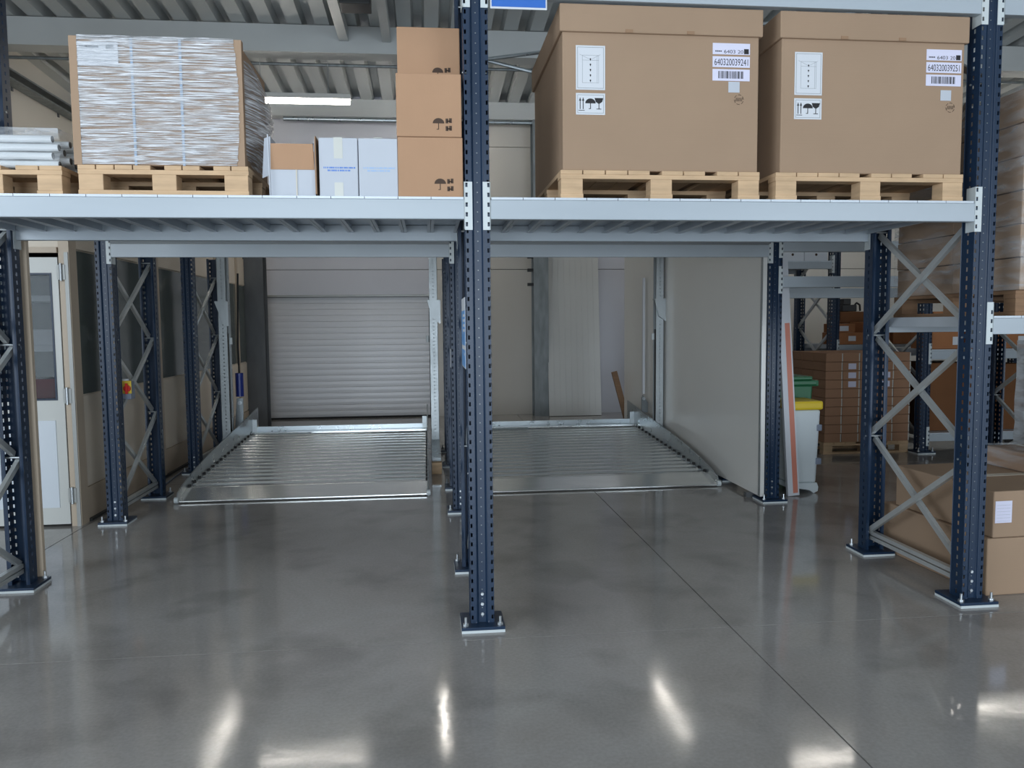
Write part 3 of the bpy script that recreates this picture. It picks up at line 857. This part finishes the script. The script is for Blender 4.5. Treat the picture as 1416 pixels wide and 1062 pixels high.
def white_box(x0, x1, label, strong):
    t = thing('white_box', label, 'box', ((x0 + x1) / 2, -0.03, DZ), 0, 'closed white boxes')
    w = x1 - x0
    MB().box(-w / 2, w / 2, 0, .30, 0, .293).build('body', 'white_box', t, bevel=.004)
    if strong:
        for z0, z1 in ((.19, .296), (0.0, .07)):
            MB().box(-.022, .022, -.0012, 0, z0, z1).build('tape', 'tape_white', t)
    else:
        MB().box(-.02, .02, -.0012, .3, .2932, .297).build('tape', 'tape_white', t)
    b_ = MB(); rs = random.Random(3)
    for z, hw in ((.140, .075), (.126, .055)):
        xx = -hw
        while xx < hw:
            wv = rs.uniform(.004, .009); b_.box(xx, xx + wv, -.0008, 0, z, z + .008); xx += wv + rs.choice((.0012, .0012, .004))
    b_.build('text_print', 'ink_blue' if strong else 'ink_pale', t)
white_box(-.800, -.606, 'white closed box with yellowish tape and blue print', True)
white_box(-.602, -.405, 'white closed box with faint blue print, beside the brown carton tower', False)
def brown_carton(x0, x1, y0, z0, z1, label):
    t = thing('brown_carton', label, 'carton', ((x0 + x1) / 2, y0, z0), 0, 'brown cartons in the tower')
    w, H = x1 - x0, z1 - z0
    MB().box(-w / 2, w / 2, 0, .40, 0, H).build('body', 'carton_orange', t, bevel=.004)
    b_ = MB()
    zz = .035; xx = w / 2 - .118
    umbrella(b_, xx, zz, .062, 0)
    for q, zq in ((0, .068), (0, .030)):
        b_.box(xx + .036, xx + .050, -.0006, 0, zq, zq + .024); b_.box(xx + .054, xx + .068, -.0006, 0, zq + .002, zq + .026)
        b_.box(xx + .044, xx + .060, -.0006, 0, zq + .008, zq + .014)
    b_.build('icon_print', 'ink_brown', t)
brown_carton(-.404, -.072, -.035, DZ, DZ + .302, 'brown carton at the bottom of the three-carton tower')
brown_carton(-.407, -.076, -.040, DZ + .303, DZ + .618, 'brown carton in the middle of the three-carton tower')
brown_carton(-.404, -.072, .165, DZ + .619, DZ + .92, 'brown carton on top of the three-carton tower')

# ------------------------------------------------------------------ right bay: wrapped stack, floor cartons
pallet('pallet', 3.06, 4.26, 0.0, 1.18, 1.651, 'weathered wooden pallet on the lower deck at the right edge', False, 'wood_dark', 6)
ws = thing('wrapped_stack', 'tall stack of brown cartons in clear film at the right edge', 'carton stack', (3.68, 0.0, 1.796))
for k in range(6):
    for i, (xa, xb) in enumerate(((-.60, -.003), (.003, .60))):
        for ya, yb in ((.0, .58), (.586, 1.18)):
            MB().box(xa, xb, ya, yb, k * .188 + .001, k * .188 + .184).build('carton', 'carton', ws, (random.uniform(-.006, .006), random.uniform(-.006, .006), 0), bevel=.004)
me = wrap_mesh(-.615, .615, -.015, 1.195, .002, 1.14, 8, 16, .004, 0, 9); me.materials.append(M['film_soft'])
put('stretch_film', me, ws)
def floor_carton(x0, x1, y0, y1, z0, z1, label, rz=0, sheet=False, m='carton'):
    t = thing('floor_carton', label, 'carton', ((x0 + x1) / 2, (y0 + y1) / 2, z0), rz, 'cartons on the floor at right')
    w, d_, H = (x1 - x0) / 2, (y1 - y0) / 2, z1 - z0
    MB().box(-w, w, -d_, d_, 0, H).build('body', m, t, bevel=.008)
    MB().box(-w - .001, w + .001, -.035, .035, H + .0002, H + .0015).build('tape', 'tape', t)
    if sheet:
        s_ = MB().box(-.625, -.515, -d_ - .002, -d_ - .0005, .09, .22).build('label', 'paper_lilac', t)
        b_ = MB()
        for k in range(6): b_.box(-.615, -.525, -d_ - .0026, -d_ - .002, .10 + k * .019, .101 + k * .019)
        b_.build('label_print', 'ink_grey', s_)
    return t
floor_carton(2.965, 4.30, 0.075, 1.08, 0.0, 0.345, 'wide brown carton lying on the floor at the right', R(2))
floor_carton(2.99, 4.26, 0.085, 0.98, 0.347, 0.625, 'brown carton with a white sheet on its front, on the lower floor carton', R(3), True)
wsmall = thing('wrapped_carton', 'film-wrapped brown carton with a pale tape band, on the floor cartons', 'carton', (4.02, 0.72, 0.628))
MB().box(-.42, .42, -.22, .20, 0, .125).build('body', 'carton_dark', wsmall, bevel=.008)
MB().box(-.20, -.16, -.2215, .2015, -.0, .1265).build('tape', 'tape_white', wsmall)
me = wrap_mesh(-.43, .43, -.235, .215, .002, .135, 6, 6, .004, 0, 11); me.materials.append(M['film_soft'])
put('stretch_film', me, wsmall)
mw = thing('wrapped_pallet_load', 'pale film-wrapped load standing far right behind the floor cartons', 'wrapped load', (5.35, 1.75, 0))
MB().box(-.50, .50, -.38, .38, .0, 1.42).build('load', 'carton_dark', mw, bevel=.03)
me = wrap_mesh(-.53, .53, -.41, .41, .02, 1.45, 7, 14, .012, .0, 13); me.materials.append(M['film_milky'])
put('stretch_film', me, mw)

# ------------------------------------------------------------------ bins and board beside the white wall
def tapered(b_, x0, x1, y0, y1, z0, z1, k):
    cx, cy = (x0 + x1) / 2, (y0 + y1) / 2
    lo = [(cx + (x - cx) * k, cy + (y - cy) * k, z0) for x, y in ((x0, y0), (x1, y0), (x1, y1), (x0, y1))]
    hi = [(x, y, z1) for x, y in ((x0, y0), (x1, y0), (x1, y1), (x0, y1))]
    return b_.hexa(lo + hi)
bn = thing('waste_bin', 'tall white plastic bin with yellow lid and grey clips', 'bin', (3.25, 3.02, 0))
tapered(MB(), -.15, .15, -.17, .17, .10, .80, .86).build('body', 'bin_white', bn, bevel=.02)
MB().box(-.16, .17, -.185, .185, .80, .885).build('lid', 'bin_yellow', bn, bevel=.02)
MB().box(-.14, -.02, -.155, -.145, .2, .75).build('rib', 'bin_white', bn, bevel=.003)
MB().prism([(-.13, .10), (.14, .10), (.155, .06), (.15, .02), (.11, .0), (.07, .03), (-.05, .05), (-.13, .05)], 'y', -.14, .14).build('foot', 'bin_white', bn)
for z in (.60, .28): MB().box(.115, .165, -.172, -.12, z, z + .06).build('clip', 'clip_grey', bn, bevel=.006)
gb = thing('green_bin', 'dark green plastic crate behind the white bin', 'bin', (3.36, 3.42, 0))
tapered(MB(), -.20, .16, -.17, .17, .0, 1.0, .80).build('body', 'bin_green', gb, bevel=.015)
MB().box(-.22, .20, -.19, .19, 1.0, 1.05).build('rim', 'bin_green', gb, bevel=.012)
MB().box(-.19, .15, -.19, .19, 1.051, 1.09).build('lid', 'bin_green', gb, bevel=.012)
MB().box(.16, .28, -.06, .06, .98, 1.04).build('handle', 'bin_green', gb, bevel=.01)
lb = thing('leaning_board', 'narrow white board with a red stripe leaning beside the upright', 'board', (3.115, 2.80, 0))
lb.rotation_euler = (0, R(-4.0), 0)
MB().box(-.055, .055, -.02, .02, .006, 2.2).build('board', 'paper', lb)
MB().box(-.005, .042, -.0215, -.0205, .03, 1.62).build('stripe', 'red_strip', lb)

# ------------------------------------------------------------------ carton stack on a far pallet
pallet('pallet', 4.54, 5.645, 4.95, 5.90, 0.0, 'wooden pallet under the tall stack of small cartons', True, 'wood', 7)
cw, cd_, ch = .2165, .312, .110
cbody = MB().box(-cw / 2, cw / 2, 0, cd_ - .006, 0.0, ch - .005).mesh('body', 'carton_far')
cglint = MB().box(cw / 2 - .014, cw / 2 - .002, -.0015, 0, .004, ch - .008).mesh('tape', 'tape_white')  # white edge strip paints the film glints between the carton columns
clab = MB().box(-.04, .06, -.0015, -.0003, .018, .088).mesh('label', 'paper_lilac')
rs = random.Random(21)
for r_ in range(10):
    for i in range(5):
        for j in range(3):
            if j == 1 and i in (1, 2, 3) and r_ < 9: continue
            side = 'front' if j == 0 else ('top' if r_ == 9 else 'rear or side')
            lb_ = {'front': 'small brown carton in the front face of the far pallet stack', 'top': 'small brown carton in the top layer of the far pallet stack',
                   'rear or side': 'small brown carton in the side or back of the far pallet stack'}[side]
            lab_here = (j == 0 and ((i == 1 and 6 <= r_ <= 8) or (i == 3 and 6 <= r_ <= 7)))
            o_ = ['lowest', 'second', 'third', 'fourth', 'fifth', 'sixth', 'seventh', 'eighth', 'ninth', 'topmost'][r_]
            c_ = ['leftmost', 'second', 'third', 'fourth', 'rightmost'][i]
            if j == 0: lb_ = 'small brown carton in far stack front, %s layer from below, %s column from left' % (o_, c_)
            else: lb_ = 'small brown carton of the far stack, %s layer from below, %s column, %s row' % (o_, c_, ['first', 'middle', 'rear'][j])
            if j and i == 0: lb_ = 'small brown carton in far stack left side, %s layer from below, %s from front' % (o_, ['first', 'middle', 'rear'][j])
            if lab_here: lb_ = 'small carton with white label in far stack front, %s layer from below, %s column' % (o_, c_)
            t = thing('small_carton', lb_, 'carton', (4.556 + cw / 2 + i * .2205 + rs.uniform(-.0019, .0019), 4.955 + j * .315 + rs.uniform(0, .006), .1455 + r_ * ch), 0, 'far stack cartons: ' + ('labelled' if lab_here else side))
            put('body', cbody, t); put('tape', cglint, t)
            if lab_here: put('label', clab, t)

# ------------------------------------------------------------------ far racks on the right
frame(5.77, 4.88, 5.90, 2.46, 'blue rack frame behind the carton stack, with low shelves to its right')
G3 = 'beams of the far racks'
X3E = 8.55
frame(X3E, 4.88, 5.90, 2.46, 'blue rack frame far right behind the wrapped loads')
beam(5.77, X3E, 4.88, 1.154, 1.26, 'grey beam of the far rack under the orange-brown cartons', G3)
beam(5.77, X3E, 4.88, 0.147, 0.237, 'lowest grey beam of the far rack, near the floor', G3)
beam(5.77, X3E, 5.90, 1.154, 1.26, 'rear beam of the far rack under the orange-brown cartons', G3, 1)
beam(5.77, X3E, 5.90, 0.147, 0.237, 'lowest rear beam of the far rack', G3, 1)
deck(5.84, 8.48, 4.83, 5.95, 1.274, 'steel deck of the far rack under the orange-brown cartons', 14)
deck(5.84, 8.48, 4.83, 5.95, 0.250, 'lowest steel deck of the far rack', 14)
def plain_carton(x0, x1, y0, y1, z0, z1, m, label, group, lab=None):
    t = thing('carton', label, 'carton', ((x0 + x1) / 2, y0, z0), 0, group)
    MB().box(-(x1 - x0) / 2, (x1 - x0) / 2, 0, y1 - y0, 0, z1 - z0).build('body', m, t, bevel=.006)
    MB().box(-.03, .03, -.001, y1 - y0 + .001, z1 - z0 + .0003, z1 - z0 + .0015).build('tape', 'tape', t)
    if lab: MB().box(lab[0], lab[1], -.0015, -.0002, lab[2], lab[3]).build('label', 'paper', t)
GF = 'cartons on the far rack'
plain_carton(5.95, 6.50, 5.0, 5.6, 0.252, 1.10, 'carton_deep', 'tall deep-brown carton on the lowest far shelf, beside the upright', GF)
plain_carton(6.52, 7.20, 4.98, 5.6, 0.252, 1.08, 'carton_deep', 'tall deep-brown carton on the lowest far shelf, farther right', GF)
plain_carton(7.25, 7.95, 4.98, 5.6, 0.252, 0.95, 'carton_far', 'brown carton on the lowest far shelf, rightmost', GF)
for k, (a, c, h_) in enumerate(((5.90, 6.32, .26), (6.34, 6.72, .22), (6.76, 7.2, .27), (7.24, 7.7, .24))):
    w_ = ['nearest the upright', 'second from the upright', 'third from the upright', 'fourth from the upright'][k]
    plain_carton(a, c, 4.92, 5.35, 1.276, 1.276 + h_, 'carton_rust', 'orange-brown carton on the middle far shelf, ' + w_, GF, (.06, .17, .05, .15) if k != 1 else None)
    plain_carton(a + .02, c - .02, 4.94, 5.35, 1.278 + h_, 1.278 + h_ + .2, 'carton_rust', 'orange-brown upper carton on the middle far shelf, ' + w_, GF)
# row before the back wall
frame(5.36, 6.30, 7.32, 3.0, 'dark blue rack frame seen over the carton stack')
frame(2.95, 6.30, 7.32, 3.0, 'dark blue rack frame behind the white panel wall')
frame(8.1, 6.30, 7.32, 3.0, 'dark blue rack frame far right before the back wall')
G4 = 'beams of the rack before the back wall'
beam(5.36, 8.1, 6.30, 1.185, 1.285, 'grey beam under the rust-brown cartons over the stack', G4)
beam(5.36, 8.1, 7.32, 1.185, 1.285, 'rear beam under the rust-brown cartons over the stack', G4, 1)
beam(2.95, 5.36, 6.30, 2.35, 2.448, 'cream beam under a row of pale boxes over the stack', G4)
beam(2.95, 5.36, 7.32, 2.35, 2.448, 'rear beam under the row of pale boxes', G4, 1)
beam(2.95, 5.36, 6.30, 2.02, 2.10, 'lower cream beam of the rack over the stack', G4)
deck(5.43, 8.03, 6.25, 7.37, 1.299, 'steel deck under the rust-brown cartons over the stack', 14)
deck(3.02, 5.29, 6.25, 7.37, 2.462, 'steel deck under the row of pale boxes', 12)
GR = 'rust-brown cartons over the stack'
plain_carton(5.46, 5.86, 6.38, 6.8, 1.301, 1.47, 'carton_rust', 'rust-brown carton with a white label, lowest over the stack', GR, (-.03, .08, .05, .12))
plain_carton(5.48, 5.74, 6.40, 6.8, 1.472, 1.595, 'carton_rust', 'small rust-brown carton with a white label on the lowest one', GR, (-.10, .03, .02, .09))
plain_carton(5.88, 6.25, 6.38, 6.8, 1.301, 1.62, 'carton_rust', 'rust-brown carton right of the labelled ones over the stack', GR)
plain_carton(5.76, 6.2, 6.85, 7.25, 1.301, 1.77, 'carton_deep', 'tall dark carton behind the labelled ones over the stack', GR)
plain_carton(6.3, 6.8, 6.38, 6.8, 1.301, 1.66, 'carton_rust', 'rust-brown carton farther right over the stack', GR)
cl = thing('cable_reel', 'black tangled device on top of the rust-brown cartons', 'device', (5.98, 7.03, 1.772))
MB().box(-.14, .08, -.10, .10, 0, .10).build('body', 'black', cl, bevel=.01)
MB().box(-.12, .0, -.08, .08, .10, .19).build('head', 'black', cl, bevel=.01)
MB().tube([(.06, 0, .05), (.13, 0, .13), (.19, .02, .10), (.20, .02, .01)], .014).build('cable', 'rubber', cl)
for k in range(6):
    tt = solid('pale_box', MB().box(3.22 + k * .34, 3.22 + k * .34 + .335, 6.30, 6.75, 2.463, 2.66), 'paper', ['leftmost', 'second', 'third', 'fourth', 'fifth', 'rightmost'][k] + ' pale cream box from the left in the high shelf row', 'box', 'pale boxes on the high shelf', .005)
    MB().cyl((3.22 + k * .34 + .17, 6.2995, 2.55), (3.22 + k * .34 + .17, 6.298, 2.55), .018, 10).build('hole_print', 'ink_brown', tt)

# ------------------------------------------------------------------ signs and small fittings
sg = thing('hanging_sign', 'blue sign with white border hung from the upper beam', 'sign', (.22, -.066, 3.222))
MB().box(-.145, .145, -.004, 0, 0, .20).build('board', 'paper', sg)
MB().box(-.138, .138, -.0052, -.0041, .010, .19).build('blue_field', 'sign_blue', sg)
ss = thing('load_sign', 'blue and white load sign on the side of the middle rack frame', 'sign', (-.064, .055, 1.39))
MB().box(-.004, 0, 0, .40, 0, .385).build('board', 'paper', ss)
MB().box(-.0052, -.0041, .006, .394, .125, .315).build('blue_field', 'sign_sky', ss)
MB().box(-.0052, -.0041, .006, .394, .006, .100).build('blue_field', 'sign_sky', ss)
b_ = MB()
for k in range(4): b_.box(-.006, -.0053, .03, .22, .20 + k * .027, .215 + k * .027)
b_.box(-.006, -.0053, .06, .11, .07, .085)
b_.build('text_print', 'paper', ss)
solid('rack_tag', MB().box(-.0725, -.069, 2.66, 2.76, 1.26, 1.42), 'paper', 'small white tag on the upright behind the middle one', 'tag')
es = thing('switch_box', 'grey switch box with a red turning knob on the left rack frame', 'switch', (-2.84, 2.88, 1.02))
MB().box(-.05, .05, -.05, .05, 0, .15).build('housing', 'clip_grey', es, bevel=.006)
MB().box(-.02, .06, -.062, -.052, .05, .16).build('face_plate', 'yellow', es, bevel=.004)
MB().cyl((.03, -.062, .095), (.03, -.085, .095), .028, 16).build('knob', 'red', es)
MB().box(.02, .04, -.095, -.086, .05, .14).build('lever', 'red', es)
MB().cyl((0, -.03, .152), (0, -.03, .175), .03, 14).build('cap', 'paper', es)
solid('beige_post', MB().box(XA - .05, XA + .070, 1.118, 1.15, 0.0, 2.30), 'beige_frame', 'beige timber strip behind the leftmost upright', 'timber')
solid('floor_cable', MB().tube([(-3.1, 3.2, .008), (-2.98, 4.0, .008), (-3.05, 5.0, .008), (-3.0, 5.8, .008)], .008), 'clip_grey', 'grey cable lying along the office partition', 'cable')

# ------------------------------------------------------------------ lamps, pipes and roof fittings
def batten(loc, along, length, label, power=0.0):
    t = thing('batten_lamp', label, 'lamp', loc, 0 if along == 'x' else R(90), 'ceiling batten lamps')
    h = length / 2
    MB().box(-h, h, -.05, .05, .02, .085).build('housing', 'lamp_body', t)
    MB().box(-h + .01, h - .01, -.034, .034, -.045, .02).build('diffuser', 'lamp_on' if loc[1] > 4 else 'lamp_fill', t, bevel=.012)
    for s in (-.6, .6):
        MB().cyl((s * h, 0, .085), (s * h, 0, max(.1, roofz(loc[1]) - loc[2])), .004, 6).build('wire', 'zinc', t)
    return t
batten((-2.03, 7.22, 4.742), 'x', 1.52, 'lit batten lamp beside the film-wrapped pallet')
batten((-3.68, 8.5, 4.95), 'y', 1.9, 'lit batten lamp behind the film-wrapped pallet')
batten((-0.09, 8.6, 4.95), 'y', 1.9, 'lit batten lamp behind the brown carton tower')
batten((3.76, 8.5, 4.95), 'y', 1.9, 'lit batten lamp behind the left big carton')
batten((5.7, 6.65, 4.95), 'x', 1.3, 'lit batten lamp behind the right big carton')
batten((9.2, 7.9, 4.95), 'x', 1.52, 'lit batten lamp glimpsed right of the right big carton')
for k, (x, y) in enumerate(((-3.4, -2.6), (1.6, -2.6), (6.6, -2.6), (-3.4, -7.8), (1.6, -7.8), (6.6, -7.8), (11.5, -2.6), (11.5, 3.5))):  # unseen lamps added to light the aisle and the rack front
    batten((x, y, 5.6), 'y', 1.5, 'added unseen batten lamp over the aisle, ' + ['near the left wall, closer to the rack', 'straight above the photographer', 'above the right part of the aisle', 'near the left wall, closer to the gates',
           'in the middle, closer to the gates', 'on the right, closer to the gates', 'far right, closer to the rack', 'far right, beside the far racks'][k])
solid('roof_pipe', MB().cyl((XL, 7.5, 5.31), (XR, 7.5, 5.31), .022, 10), 'steel_grey', 'thin grey pipe under the roof behind the pale beam', 'pipe')
solid('wall_pipe', MB().cyl((-2.6, 9.65, 5.10), (XR, 9.65, 5.10), .035, 12), 'galv', 'bright metal pipe along the top of the back wall', 'pipe')
solid('roof_tube', MB().box(-1.37, -1.25, 3.0, 6.84, 5.42, roofz(7) - .03), 'roof', 'grey square tube under the roof left of the carton tower', 'tube')
solid('roof_tube', MB().box(-0.80, -0.69, 3.0, 6.84, 5.42, roofz(7) - .03), 'roof', 'grey square tube under the roof just above the carton tower', 'tube')
solid('roof_device', MB().box(-1.17, -0.835, 4.9, 5.2, 5.16, 5.40), 'black', 'small black box hanging under the roof at the top edge', 'device', bevel=.01)
tr = thing('cable_tray', 'cable tray running along the left side wall', 'cable tray', (XL + .12, 4.0, 5.0))
for z in (0, .12): MB().box(-.10, .08, -3.5, 5.7, z, z + .025).build('rail', 'steel_grey', tr)
for k in range(7): MB().box(-.118, -.10, -3.2 + k * 1.4, -3.16 + k * 1.4, -.05, .18).build('bracket', 'steel_dark', tr)
